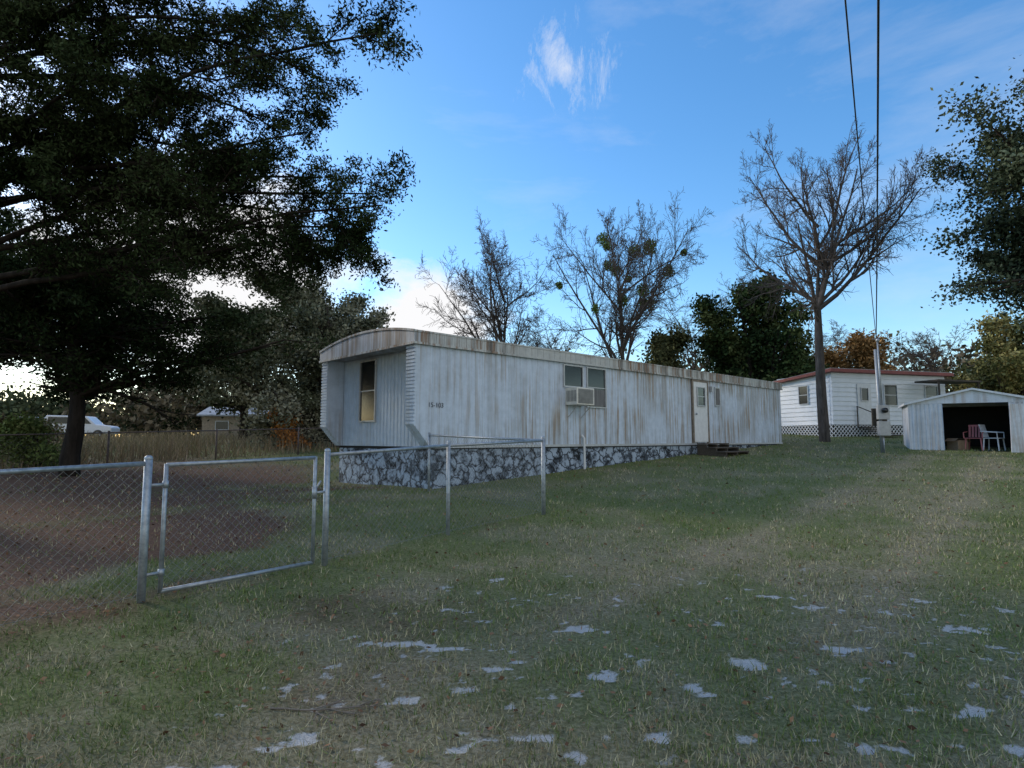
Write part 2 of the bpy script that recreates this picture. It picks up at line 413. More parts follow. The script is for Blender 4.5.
def segmesh(S,k):
    p=S[:,0:3];q=S[:,3:6];t=q-p;t/=np.linalg.norm(t,axis=1)[:,None]+1e-9
    ref=np.tile(np.array([[.31,.17,.05]]),(len(S),1));ref[np.abs(t[:,2])<.6]=[0.05,.02,1]
    u=np.cross(t,ref);u/=np.linalg.norm(u,axis=1)[:,None];w=np.cross(t,u)
    V=np.zeros((len(S),2*k,3))
    for j in range(k):
        a=2*np.pi*j/k;o=u*np.cos(a)+w*np.sin(a)
        V[:,j]=p-t*S[:,6:7]*.2+o*S[:,6:7];V[:,k+j]=q+t*S[:,7:8]*.2+o*S[:,7:8]
    base=(np.arange(len(S))*2*k)[:,None];F=[]
    for j in range(k):
        F.append(np.concatenate([base+j,base+(j+1)%k,base+k+(j+1)%k,base+k+j],1))
    return V.reshape(-1,3),np.concatenate(F,0)
def fit(S,H,W,pc=98):
    S=S.copy();zt=S[:,5].max();xy=np.percentile(np.hypot(S[:,3],S[:,4]),pc)
    S[:,[2,5]]*=H/zt;f=W/xy
    for c in (0,1): S[:,c]*=f;S[:,c+3]*=f
    return S
def tree_parts(rt,S,bm_,tw):
    T=S[S[:,8]<=0];V,F=segmesh(T,10);arr_mesh('trunk',V,F,bm_,rt,smooth=True)
    B=S[S[:,8]>0];big=B[B[:,6]>.03];sm=B[B[:,6]<=.03]
    if len(big): V,F=segmesh(big,6);arr_mesh('limb',V,F,tw,rt,smooth=True)
    V,F=segmesh(sm,3);return arr_mesh('crown',V,F,tw,rt)
def bare_tree(x,y,H,W,r,seed,label,nch=(9,8,7,6),lv=4,tstart=.5,tl=.55,group='leafless winter trees',a0=(25,62),thin=1,pc=97,tmin=.0055):
    rnd=random.Random(seed)
    S=grow(rnd,(0,0,-.15),(0,0,1),H*tl,r,lv,nch,(tstart,.2,.15,.1,0),(.9,.5,.5,.5),(a0,(25,58),(25,60),(25,60)),(.02,.06,.04,.03,.0),(.05,.15,.2,.24,.3),end=(.45,.22,.25,.35,.4,.4))
    # the leader above the fork thins away quickly so that it ends as a twig
    m=S[:,8]==0;zt_=S[m,5].max();f0=max(tstart+.05,.4)
    for cc,zc in ((6,2),(7,5)):
        S[m,cc]*=1-.93*np.clip((S[m,zc]/zt_-f0)/(1-f0),0,1)**.8
    S[:,6:8]*=thin;S[:,6:8]=np.maximum(S[:,6:8],tmin*max(1,y/25))
    S=fit(S,H,W,pc)
    rt=root('bare_tree',(x,y,gzf(x,y)),label,'tree',group=group)
    tree_parts(rt,S,M_bark,M_twig);return rt,S
def leafy(x,y,H,W,r,seed,name,label,nleaf,size,cols,lv=3,nch=(10,7,6),tstart=.25,spread=.28,barkm=None,up=(.02,.03,.0,0),ratio=(.55,.5,.5),group=None,asp=.6,tl=.8,frac=.62):
    rnd=random.Random(seed)
    S=grow(rnd,(0,0,-.15),(0,0,1),H*tl,r,lv,nch,(tstart,.15,.1),ratio,((35,75),(30,65),(30,65)),up,(.06,.15,.2,.25),end=(.25,.25,.3,.4,.4,.4))
    S=fit(S,H-.2,W)
    rt=root(name,(x,y,gzf(x,y)),label,'tree',group=group)
    bm_=barkm or M_darkbark
    V,F=segmesh(S[S[:,8]==0],9);arr_mesh('trunk',V,F,bm_,rt,smooth=True)
    B=S[S[:,8]>0];V,F=segmesh(B,3);arr_mesh('limb',V,F,M_darktwig,rt)
    add_leaves(rt,S[S[:,8]>=lv-1],nleaf,size,cols,spread,asp,frac=frac);return rt,S
def add_leaves(rt,Tw,nleaf,size,cols,spread,asp=.6,name='crown',frac=.62):
    # leaves gather round a random subset of twigs, which leaves gaps between the clumps
    pick=Tw[RNG.random(len(Tw))<frac]
    idx=RNG.integers(0,len(pick),nleaf);t=RNG.random((nleaf,1))
    C=pick[idx,0:3]*(1-t)+pick[idx,3:6]*t+RNG.normal(size=(nleaf,3))*spread*np.array([1,1,.75])
    V,F=quads(C,size,asp)
    cl=fbm(C[:,0]*.9+C[:,2]*.6+50,C[:,1]*.9+C[:,2]*.8+50,3)
    cols=np.array(cols);ci=np.clip(((cl-.25)*2*len(cols)+RNG.normal(size=nleaf)*.35).astype(int),0,len(cols)-1)
    c=cols[ci]*RNG.uniform(.6,1.35,(nleaf,1))
    return arr_mesh(name,V,F,M_leaf,rt,col=np.repeat(c,4,axis=0))

bare_tree(13.5,26,13.9,4.4,.27,21,'tall leafless tree with grey trunk beside the mobile home',nch=(13,9,7,7),tstart=.5,tl=.62,a0=(25,75),thin=.85,tmin=.0062)
bare_tree(-.6,36,13.4,4.2,.2,5,'slender leafless tree rising behind the mobile home',nch=(13,9,7,6),tl=.72,tstart=.35,a0=(25,60),thin=.8,tmin=.0062)
rt,S=bare_tree(6.5,34,13.8,4.0,.22,40,'leafless tree with green mistletoe clumps behind the mobile home',nch=(14,9,7,6),tl=.62,tstart=.34,a0=(28,68),thin=.8,pc=93,tmin=.0062)
cand=S[(S[:,8]>=2)&(S[:,8]<=3)&(S[:,5]>6.5)&(np.hypot(S[:,3],S[:,4])>1.2)&(np.hypot(S[:,3],S[:,4])<4.6)];rn=random.Random(5)
for i in range(16):
    s=cand[rn.randrange(len(cand))];rr=rn.uniform(.18,.42);n=int(1000*rr)
    P=RNG.normal(size=(n,3));P/=np.linalg.norm(P,axis=1)[:,None];P*=rr*RNG.random((n,1))**.45*np.array([1,1,1.15]);P+=s[3:6]
    V,F=quads(P,.085,.4);c=np.array([.15,.21,.06])*RNG.uniform(.5,1.4,(n,1))
    arr_mesh('mistletoe',V,F,M_leaf,rt,col=np.repeat(c,4,axis=0))
bare_tree(3.0,42,9.2,3.6,.12,31,'small leafless tree behind the mobile home',nch=(9,7,6,4))
bare_tree(14.5,48,12.5,4.5,.16,33,'leafless tree in the wood behind the houses',nch=(9,7,6,4))
bare_tree(33,46,8.5,5,.14,36,'leafless tree behind the small metal shed',nch=(9,7,6,4))
bare_tree(25,50,9,5,.14,37,'leafless tree behind the white house',nch=(9,7,6,4))
G1=[(.025,.042,.017),(.046,.07,.026),(.08,.10,.04)]
leafy(16.2,40,10.7,3.9,.25,44,'evergreen_tree','dense dark green tree behind the mobile home',34000,.14,G1,nch=(13,8,6),tstart=.12,spread=.3,up=(.02,.02,.0,0))
leafy(11.5,43,7.6,3.2,.18,45,'evergreen_tree','low rounded green tree behind the mobile home',16000,.14,[(.06,.065,.03),(.11,.11,.05)],tstart=.1,spread=.35)
leafy(26,45,7.6,2.6,.15,46,'autumn_tree','small tree with rusty orange leaves behind white house',9000,.13,[(.2,.12,.05),(.38,.22,.09)],tstart=.15,spread=.3)
leafy(37.5,44,8.6,4.2,.2,47,'autumn_tree','yellow green tree behind the metal shed',17000,.14,[(.12,.12,.045),(.25,.23,.09),(.36,.3,.12)],tstart=.1,spread=.35)
leafy(20.0,19.8,14.4,6.0,.4,52,'live_oak_tree','spreading grey green live oak beside the metal shed',120000,.075,[(.055,.07,.042),(.095,.115,.067),(.145,.165,.10)],nch=(20,9,7),tstart=.40,spread=.30,barkm=M_bark,frac=.9)
leafy(-8.4,29,8.2,4.6,.3,61,'live_oak_tree','grey green live oak behind the old wire fence',60000,.08,[(.10,.11,.068),(.17,.172,.112),(.25,.245,.17)],nch=(14,9,7),tstart=.12,spread=.24,barkm=M_bark)
leafy(-17,38,9.0,6,.3,62,'live_oak_tree','broad live oak in the overgrown field',30000,.12,[(.07,.08,.045),(.13,.13,.08)],nch=(13,8,6),tstart=.25,spread=.35)
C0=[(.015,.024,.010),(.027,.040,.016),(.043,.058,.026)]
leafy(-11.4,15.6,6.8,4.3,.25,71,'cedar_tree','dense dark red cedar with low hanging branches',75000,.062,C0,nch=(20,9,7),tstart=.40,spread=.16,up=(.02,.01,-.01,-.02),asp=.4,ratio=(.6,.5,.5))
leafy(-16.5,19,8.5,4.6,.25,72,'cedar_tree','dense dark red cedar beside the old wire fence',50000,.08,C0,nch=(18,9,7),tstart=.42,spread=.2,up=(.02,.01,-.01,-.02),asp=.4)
cx,cy=-9.8,9.6
rt=root('cedar_tree',(cx,cy,gzf(cx,cy)),'huge dark red cedar with long limbs overhanging the lawn','tree')
bz=gzf(cx,cy)
T=grow(random.Random(2),(0,0,-.2),(0.03,0,1),14,.38,0,(0,),(1,),(0,),((0,1),),(0,),(.04,),end=(.4,))
V,F=segmesh(T,12);arr_mesh('trunk',V,F,M_darkbark,rt,smooth=True)
tips=[(-1.9,8.0,7.3),(-3.0,9,7.3),(-3.3,9.2,6.5),(-2.3,9.2,5.5),(-2.4,9.6,5.0),(-3.4,9.5,5.2),(-3.9,8.4,7.6),(-4.4,9.5,6.2),(-5.0,8.6,6.8),(-5.2,10,6.0),(-4.8,8.2,8.3),(-3.4,9.6,8.6),(-6.2,9,6.2),(-6.2,8,7.8),(-5.6,7.6,6.6),(-6.8,8.4,5.6),(-7.2,7.4,6.6),(-4.2,10.5,7.2),(-3.2,9.8,6.0),(-5.5,7,9),(-2.9,9.3,4.5),(-2.2,9.3,4.7),(-2.0,9.0,5.2)]
rnd=random.Random(14);ALL=[]
for i,t in enumerate(tips):
    z0=t[2]+rnd.uniform(-1.6,.8)
    a=Vector((cx+.15,cy,z0));bb=Vector(t);dv=bb-a;Ld=dv.length
    S=grow(rnd,(a.x-cx,a.y-cy,a.z-bz),(dv.x,dv.y,dv.z+.14*Ld),Ld,.06,3,(17,8,5),(.3,.15,.1),(.19,.5,.5),((25,75),(25,60),(25,60)),(-.03,-.03,-.05,-.04),(.14,.2,.22,.25),nseg=(11,5,4,3),end=(.2,.25,.3,.4))
    main=S[S[:,8]==0];tip=main[-1,3:6];corr=(np.array([t[0]-cx,t[1]-cy,t[2]-bz])-tip)
    for c0 in (0,3):
        fr=np.clip(np.linalg.norm(S[:,c0:c0+3]-np.array([a.x-cx,a.y-cy,a.z-bz]),axis=1)/Ld,0,1)
        S[:,c0:c0+3]+=corr*fr[:,None]
    ALL.append(S)
S=np.concatenate(ALL)
V,F=segmesh(S[S[:,8]==0],7);V2,F2=segmesh(S[S[:,8]>0],3)
arr_mesh('limb',V,F,M_darkbark,rt,smooth=True);arr_mesh('twigs',V2,F2,M_darktwig,rt)
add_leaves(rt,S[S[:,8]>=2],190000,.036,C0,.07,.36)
leafy(-9.9,26.5,2.1,.8,.04,81,'autumn_shrub','small shrub with bright orange leaves by old fence',2600,.07,[(.45,.19,.05),(.65,.32,.1)],lv=2,nch=(9,6),tstart=.05,spread=.14)
leafy(-13.6,17.5,1.6,1.3,.04,82,'shrub','scrubby green shrub growing by the old fence',6000,.05,[(.13,.17,.055),(.22,.24,.10)],lv=2,nch=(10,7),tstart=.02,spread=.16)
leafy(-17,21,1.6,2.0,.05,83,'shrub','scrubby brown bush in the overgrown field',6000,.07,[(.2,.16,.10),(.32,.27,.16)],lv=2,nch=(10,7),tstart=.02,spread=.2)
fx,fy=-1.3,3.38
S=grow(random.Random(4),(0,0,.012),(1,.12,.0),.62,.006,2,(5,3),(.2,.2),(.35,.4),((20,50),(20,50)),(0,0,0),(.16,.15,.2),end=(.4,.4,.5))
S[:,[2,5]]=.008+.2*np.abs(S[:,[2,5]])
rt=root('fallen_branch',(fx,fy,gzf(fx,fy)),'thin dry fallen branch lying on the sandy lawn','branch')
V,F=segmesh(S,5);arr_mesh('twigs',V,F,M_drytwig,rt)
n=110000
K=190
kx=np.linspace(-95,95,K)+RNG.normal(size=K)*1.5;ky=RNG.uniform(58,78,K);kh=RNG.uniform(5.5,9.5,K)+1.5*(kx>20)-2.0*(kx<-15)
kr=RNG.uniform(2.5,5,K);kc=RNG.integers(0,4,K)
pal=np.array([(.065,.08,.04),(.10,.105,.06),(.16,.13,.085),(.08,.095,.05)])
idx=RNG.integers(0,K,n);P=RNG.normal(size=(n,3));P/=np.linalg.norm(P,axis=1)[:,None];P*=RNG.random((n,1))**.4
lump=.7+.6*vnoise(P[:,0]*2.3+idx*3.1,P[:,2]*2.3+P[:,1]*2+idx*1.7)
P*=lump[:,None]
C=np.stack([kx[idx]+P[:,0]*kr[idx],ky[idx]+P[:,1]*kr[idx],kh[idx]*.5+gz(kx[idx],ky[idx])+P[:,2]*kh[idx]*.5],1)
V,F=quads(C,.3,.6);c=pal[kc[idx]]*RNG.uniform(.5,1.4,(n,1))
o=arr_mesh('distant_wood',V,F,M_leaf,col=np.repeat(c,4,axis=0));o['kind']='stuff';o['label']='distant mixed winter wood along the horizon';o['category']='wood'

# ---------------------------------------------------------------- mobile home
O=(-2.0,12.8);yaw=math.atan2(.679,.734);BZ=.5
mh=root('mobile_home',(O[0],O[1],BZ),'long weathered white mobile home with rusty streaks and bowed roof','mobile home',yaw)
Wd=4.42;Ln=18.0;zb=.93;zt=3.16
def rp(a0,a1,pitch=.13,dp=.02,f=(.5,.6,.9)):
    o=[];x=a0
    while x<a1-1e-6: e=min(x+pitch,a1);o+=[(x,0),(x+(e-x)*f[0],0),(x+(e-x)*f[1],dp),(x+(e-x)*f[2],dp)];x=e
    return o+[(a1,0)]
p=rp(.36,Ln,.205,.016,(.62,.70,.92))
mb=MB();mb.prism([(a,d) for a,d in p]+[(Ln,.06),(.36,.06)],'z',zb,zt+.02);mb.build('wall',M_wall,mh)
mb=MB();mb.prism([(a,Wd-d) for a,d in p]+[(Ln,Wd-.06),(.36,Wd-.06)],'z',zb,zt+.02);mb.build('wall',M_wall,mh)
p=rp(.33,Wd-.33,.155,.012,(.62,.70,.92))
mb=MB();mb.prism([(.36+d,a) for a,d in p]+[(.44,Wd-.33),(.44,.33)],'z',zb,zt+.02);mb.build('wall',M_end,mh)['label']='recessed end wall with vertical ribbed siding'
mb=MB();mb.box(Ln-.05,.07,zb,Ln,Wd-.07,zt+.02);mb.build('wall',M_end,mh)
mb=MB();mb.box(.4,.07,zb-.06,Ln-.01,Wd-.07,zb-.005);mb.build('floor',M_black,mh)
def wing(y0,y1):
    pts=[(.355,zt+.0),(.355,zb)];n=10
    pts.append((.31,zb))
    for i in range(1,n):
        t=i/n;s=.31+(-.12-.31)*t;z=zb+(1.42-zb)*t
        pts.append((s+.012,z));pts.append((s-.012,z))
    z=1.42
    while z<zt-.05:
        pts+=[(-.12,z),(-.12,z+.05),(-.088,z+.058),(-.088,z+.072)];z+=.078
    pts.append((-.12,zt))
    m=MB();m.prism(pts,'y',y0,y1);o=m.build('wing_panel',M_wall,mh);o['label']='flared corner panel with horizontal ribs'
wing(-.003,.325);wing(Wd-.325,Wd+.003)
CR=.23;OV=-.16
fr_=lambda y:zt+.27+CR*(1-((y-Wd/2)/(Wd/2+.05))**2)
prof=[(-.05,zt)]+[(-.05,zt+.25)]
for i in range(0,17):
    y=-.05+(Wd+.10)*i/16;prof.append((y,fr_(y)))
prof+=[(Wd+.05,zt+.25),(Wd+.05,zt)]
mb=MB();mb.prism(prof,'x',OV,Ln+.06);ro=mb.build('roof',M_roofskin,mh)
mb=MB()
mb.box(OV-.012,-.075,zt-.03,Ln+.08,-.048,zt+.02);mb.box(OV-.012,-.07,zt+.235,Ln+.08,-.048,zt+.275)
x=0
while x<Ln: mb.box(x,-.058,zt+.021,x+.2,-.052,zt+.234);x+=.21
mb.box(OV-.022,-.06,zt-.03,OV-.002,Wd+.06,zt+.02)
for i in range(16):
    y0=-.05+(Wd+.10)*i/16;y1=-.05+(Wd+.10)*(i+1)/16
    n=len(mb.v);mb.v+=[(OV-.022,y0,fr_(y0)-.035),(OV-.022,y1,fr_(y1)-.035),(OV-.022,y1,fr_(y1)+.015),(OV-.022,y0,fr_(y0)+.015),(OV+.02,y0,fr_(y0)-.035),(OV+.02,y1,fr_(y1)-.035),(OV+.02,y1,fr_(y1)+.015),(OV+.02,y0,fr_(y0)+.015)]
    mb.f+=[tuple(n+i for i in q) for q in [(0,3,2,1),(4,5,6,7),(0,1,5,4),(1,2,6,5),(2,3,7,6),(3,0,4,7)]]
mb.build('roof_trim',M_fascia,ro)
mb=MB();mb.tube([(9.2,2.2,fr_(2.2)-.05),(9.2,2.2,fr_(2.2)+.3)],.05,8);mb.build('roof_vent',M_galv,ro,smooth=True)
mb=MB();mb.box(.33,-.022,zb-.03,Ln+.01,.0,zb+.03);mb.build('bottom_trim',M_alu,mh)
mb=MB();mb.box(.40,.045,-.45,Ln-.02,.10,zb-.062);mb.box(.40,.102,-.45,.46,Wd-.1,zb-.062);mb.build('skirt',M_skirt,mh)
def window(y_out,x0,z0,x1,z1,parent,bars=1,vert=False,mat=M_glass,fr=M_alu,par='y'):
    def B(m,a0,o0,c0,a1,o1,c1):
        if par=='y': m.box(a0,y_out-o1,c0,a1,y_out-o0,c1)
        else: m.box(y_out-o1,a0,c0,y_out-o0,a1,c1)
    g_=MB();B(g_,x0,.0,z0,x1,.012,z1);go=g_.build('window',mat,parent)
    f=MB();t=.035
    B(f,x0-t,0,z0-t,x0,.045,z1+t);B(f,x1,0,z0-t,x1+t,.045,z1+t);B(f,x0,0,z0-t,x1,.043,z0);B(f,x0,0,z1,x1,.043,z1+t)
    for i in range(bars):
        z=z0+(z1-z0)*(i+1)/(bars+1);B(f,x0,.013,z-.014,x1,.035,z+.014)
    if vert: B(f,(x0+x1)/2-.015,.013,z0,(x0+x1)/2+.015,.033,z1)
    f.build('frame',fr,go);return go
window(0,4.60,2.52,5.33,3.06,mh,0);
ww=window(0,5.55,2.00,6.32,3.06,mh,1)
m=MB();m.box(5.56,-.018,2.02,6.31,-.013,2.48);m.build('curtain',M_curtain,ww)
window(.36,2.40,1.56,3.14,3.05,mh,1,par='x')
ac=MB();ac.box(4.66,-.42,2.0,5.36,.0,2.46);aco=ac.build('air_conditioner',M_ac,mh,bevel=.015)
gm=MB()
gm.box(4.70,-.43,2.04,5.30,-.422,2.42)
for i in range(8): gm.box(4.72,-.438,2.06+i*.044,5.28,-.43,2.075+i*.044)
for i in range(7): gm.box(4.652,-.38+i*.05,2.09,4.66,-.355+i*.05,2.38)
gm.build('grille',M_grille,aco)
for bx in (4.74,5.28):
    m=MB();m.tube([(bx,-.38,2.0),(bx,-.02,1.68)],.012,5);m.build('bracket',M_alu,aco)
d=MB();d.box(11.05,-.05,1.0,11.95,.0,3.05);do=d.build('door',M_white,mh,bevel=.008)
f=MB();f.box(10.97,-.06,.97,11.05,-.001,3.12);f.box(11.95,-.06,.97,12.03,-.001,3.12);f.box(11.05,-.058,3.05,11.95,-.001,3.12);f.build('frame',M_doorframe,do)
window(-.05,11.27,2.25,11.73,2.85,do,1)
h=MB();h.sphere((11.15,-.09,1.95),.035,.035,.035,8,6);h.build('handle',M_galv,do)
window(0,12.55,2.3,12.85,2.9,mh,0,mat=M_curtain)
m=MB();m.box(12.2,-.1,2.75,12.32,-.001,2.95);m.build('porch_lamp',M_alu,mh,bevel=.01)
m=MB();m.tube([(5.3,-.10,-.1),(5.3,-.10,1.12),(5.3,-.02,1.2)],.03,8);m.build('drain_pipe',M_white,mh)
cu=bpy.data.curves.new('num','FONT');cu.body='15-103';cu.size=.15;cu.extrude=.002
tmp=bpy.data.objects.new('tmp',cu);scene.collection.objects.link(tmp)
bpy.context.view_layer.update();me=bpy.data.meshes.new_from_object(tmp);bpy.data.objects.remove(tmp)
me.materials.append(M_letter);o=bpy.data.objects.new('lettering',me);scene.collection.objects.link(o);o.parent=mh
o.location=(.24,-.009,1.79);o.rotation_euler=(math.radians(90),0,0)
sx,sy=O[0]+.734*11.6+.679*.5,O[1]+.679*11.6-.734*.5
st=root('wooden_steps',(sx,sy,gzf(sx,sy)-.06),'dark weathered wooden steps below the mobile home door','steps',yaw)
for i,(y0,z) in enumerate(((-.75,.14),(-.40,.27),(-.05,.40))):
    m=MB();m.box(-.75,y0,z,.85,y0+.315,z+.04);m.build('tread',M_wood,st,bevel=.006)
for xx in (-.7,0,.78):
    m=MB();m.prism([(-.75,-.1),(.28,-.1),(.28,.395),(-.06,.395),(-.06,.265),(-.41,.265),(-.41,.135),(-.75,.135)],'x',xx,xx+.045);m.build('stringer',M_wood,st)

# ---------------------------------------------------------------- chain link fence
def linkmesh(p0,p1,h0,h1,pitch,rad,z_of):
    p0=Vector(p0);p1=Vector(p1);L_=(p1-p0).length;H=h1-h0;segs=[]
    stp=pitch*math.sqrt(2)
    def pt(a,z):
        q=p0+(p1-p0)*(a/L_);return (q.x,q.y,z_of(q.x,q.y)+h0+z)
    c=-H
    while c<L_:
        a0=max(0,c);a1=min(L_,c+H)
        if a1>a0:
            segs.append((*pt(a0,a0-c),*pt(a1,a1-c),rad,rad,0))
            segs.append((*pt(a0,H-(a0-c)),*pt(a1,H-(a1-c)),rad,rad,0))
        c+=stp
    return np.array(segs)
def zlin(A,B):
    za,zb_=gzf(*A),gzf(*B);A=Vector(A);B=Vector(B);l2=(B-A).length_squared
    return lambda x,y: za+(zb_-za)*((Vector((x,y))-A).dot(B-A)/l2)
def fence(name,pts,label,H=1.2,post=.03,rail=.020,mat=M_galv,wmat=M_wire,pitch=.055,rad=.0014,toprail=True,group=None,heavy=()):
    rx,ry=pts[0];rz=gzf(rx,ry);rt=root(name,(rx,ry,rz),label,'fence',group=group)
    off=Vector((rx,ry,rz))
    for i,(x,y) in enumerate(pts):
        z=gzf(x,y);m=MB();pr=post*(1.1 if i in heavy else .85)
        m.tube([(x-rx,y-ry,z-rz-.15),(x-rx,y-ry,z-rz+H+.01)],pr,12)
        m.sphere((x-rx,y-ry,z-rz+H+.012),pr*1.08,pr*1.08,pr*.9,10,6)
        m.build('post',mat,rt,smooth=True)
    W=[]
    for A,B in zip(pts[:-1],pts[1:]):
        zl=zlin(A,B)
        if toprail:
            m=MB();m.tube([(A[0]-rx,A[1]-ry,zl(*A)-rz+H-.03),(B[0]-rx,B[1]-ry,zl(*B)-rz+H-.03)],rail,8);m.build('rail',mat,rt,smooth=True)
        S=linkmesh(A,B,.04,H-.04,pitch,rad,zl);W.append(S)
        S2=np.array([[A[0],A[1],zl(*A)+.06,B[0],B[1],zl(*B)+.06,rad*1.2,rad*1.2,0]]);W.append(S2)
    W=np.concatenate(W);W[:,0:3]-=np.array(off);W[:,3:6]-=np.array(off)
    V,F=segmesh(W,3);arr_mesh('wire_mesh',V,F,wmat,rt)
    return rt
fence('chain_link_fence',[(-3.15,5.24),(-4.82,3.2),(-6.8,.85)],'galvanised chain-link fence running from the gate',heavy=(0,))
fence('chain_link_fence',[(-2.0,6.55),(-.84,8.0),(.5,9.65),(-1.72,12.55)],'galvanised chain-link fence wrapping the mobile home corner',heavy=(0,2))
A=Vector((-3.06,5.36));B=Vector((-2.09,6.43));rz=gzf(*A)
gt=root('chain_link_gate',(A.x,A.y,rz),'galvanised chain-link walk gate, closed between two posts','gate')
zl=zlin(tuple(A),tuple(B))
def P(v,h): return (v.x-A.x,v.y-A.y,zl(v.x,v.y)-rz+h)
m=MB();m.tube([P(A,.05),P(A,1.16)],.019,10);m.tube([P(B,.05),P(B,1.16)],.019,10);m.tube([P(A,.06),P(B,.06)],.0185,10);m.tube([P(A,1.15),P(B,1.15)],.0185,10)
m.build('frame',M_galv,gt,smooth=True)
S=linkmesh(tuple(A),tuple(B),.07,1.14,.055,.0014,zl);S[:,0:3]-=[A.x,A.y,rz];S[:,3:6]-=[A.x,A.y,rz];V,F=segmesh(S,3);arr_mesh('wire_mesh',V,F,M_wire,gt)
Q=Vector((-3.15,5.24))
for h in (.22,.98):
    m=MB();m.tube([P(Q,h),P(A,h)],.014,8);m.tube([P(A,h-.03),P(A,h+.03)],.027,10);m.build('hinge',M_galv,gt,smooth=True)
Q=Vector((-2.0,6.55));m=MB();m.tube([P(B,.78),P(Q,.78)],.013,8);m.tube([P(B,.72),P(B,.84)],.026,10);m.tube([P(B,.80),P((B+Q)/2,.9)],.01,6);m.build('latch',M_galv,gt,smooth=True)
pts=[(-18.2,10),(-16,13),(-14.2,15.5),(-12.25,18.3),(-10.3,21),(-8.4,23.7),(-6.6,26.2),(-4.8,28.7)]
fence('wire_fence',pts,'old dark rusty wire fence along the overgrown field',H=1.05,post=.035,mat=M_rustpost,wmat=M_rustwire,pitch=.10,rad=.0028,rail=.018)

# ---------------------------------------------------------------- white house
hyaw=math.atan2(.28,.96);hx,hy=15.6,29.2;hz=gzf(hx,hy)
hs=root('white_house',(hx,hy,hz),'white lap-sided house with red-brown roof edge and lattice skirt','house',hyaw)
HL,HW=7.3,3.75
def lap(z0,z1):
    pts=[];z=z0
    while z<z1-.01: pts+=[(-.035,z),(0,min(z+.23,z1))];z+=.23
    return pts
top=3.15
pf=lap(.60,top)
m=MB();m.prism([(a,z) for a,z in pf]+[(.12,top),(.12,.60)],'x',0,HL);m.build('wall',M_house,hs)
m=MB();m.prism([(a,z) for a,z in pf]+[(.12,top),(.12,.60)],'y',.13,HW);m.build('wall',M_house,hs)
m=MB();m.box(HL-.12,.13,.55,HL,HW-.11,top-.02);m.build('wall',M_house,hs)
m=MB();m.box(.13,HW-.1,.55,HL-.13,HW,top-.33);m.build('wall',M_house,hs)
m=MB();m.prism([(-.3,top+.01),(HW+.3,top-.32+.05),(HW+.3,top-.20+.05),(-.3,top+.16)],'x',-.3,HL+.3);r=m.build('roof',M_redroof,hs)
m=MB();m.prism([(-.25,top+.165),(HW+.25,top-.195+.05),(HW+.25,top-.17+.05),(-.25,top+.19)],'x',-.25,HL+.25);m.build('roof_sheet',M_roof,r)
m=MB();m.box(.06,.06,-.4,HL-.06,.1,.59);m.build('skirt_backing',M_black,hs);m=MB();m.box(.06,.11,-.4,.1,HW-.05,.59);m.build('skirt_backing',M_black,hs)
S=linkmesh((0,0),(HL,0),0,.60,.15,.022,lambda x,y:-.02);S2=linkmesh((0,0),(0,HW),0,.60,.15,.022,lambda x,y:-.02)
V,F=segmesh(np.concatenate([S,S2]),4);arr_mesh('lattice',V,F,M_lattice,hs)
window(-.035,3.2,1.6,4.0,2.6,hs,1,fr=M_white);window(-.035,5.9,1.6,6.7,2.6,hs,1,fr=M_white)
window(-.035,1.5,1.7,2.1,2.6,hs,1,fr=M_white,par='x')
m=MB();m.box(1.5,-.07,.6,2.35,-.037,2.62);dd=m.build('door',M_white,hs,bevel=.01);window(-.07,1.72,1.8,2.12,2.4,dd,0)
m=MB();m.box(4.9,-1.6,2.72,7.7,-.31,2.80);pr_=m.build('porch_roof',M_wood,hs)
for xx in (5.0,7.6):
    m=MB();m.tube([(xx,-1.5,-.3),(xx,-1.5,2.72)],.05,6);m.build('porch_post',M_wood,pr_)
for i in range(5):
    m=MB();m.box(1.45,-.36-.3*(4-i),.05+.1*i,2.4,-.06-.3*(4-i),.10+.1*i);m.build('porch_step',M_wood,hs)
m=MB();m.tube([(1.4,-1.5,0),(1.4,-1.5,.95),(1.4,-.1,1.5),(1.4,-.1,.5)],.03,6);m.build('handrail',M_wood,hs)

# ---------------------------------------------------------------- metal shed
shx,shy,shw=14.25,21.6,math.radians(-29);shz=gzf(15.5,21)-.02
sh=root('metal_shed',(shx,shy,shz),'small white metal shed with open front and low gable','shed',shw)
SW,SD,EV,PK=3.75,2.6,1.66,2.10
m=MB()
w1=rp(0,1.02);m.prism([(a,d) for a,d in w1]+[(1.02,.035),(0,.035)],'z',-.2,EV);m.build('front_panel',M_shed,sh)
m=MB();w1=rp(2.85,SW);m.prism([(a,d) for a,d in w1]+[(SW,.035),(2.85,.035)],'z',-.2,EV);m.build('front_panel',M_shed,sh)
ws=rp(.04,SD)
m=MB();m.prism([(d,a) for a,d in ws]+[(.035,SD),(.035,.04)],'z',-.2,EV);m.build('side_wall',M_shed,sh)
m=MB();m.prism([(SW-d,a) for a,d in ws]+[(SW-.035,SD),(SW-.035,.04)],'z',-.2,EV);m.build('side_wall',M_shed,sh)
m=MB();m.box(.04,SD-.03,-.2,SW-.04,SD,EV);m.build('back_wall',M_shed,sh)
for y0,y1 in ((0,.03),(SD-.03,SD)):
    m=MB();m.prism([(0,EV+.002),(SW,EV+.002),(SW/2,PK)],'y',y0,y1);m.build('gable',M_shed,sh)
m=MB();m.prism([(-.12,EV-.03),(SW/2,PK+.01),(SW+.12,EV-.03),(SW+.12,EV+.04),(SW/2,PK+.08),(-.12,EV+.04)],'y',-.1,SD+.1);m.build('roof',M_white,sh)
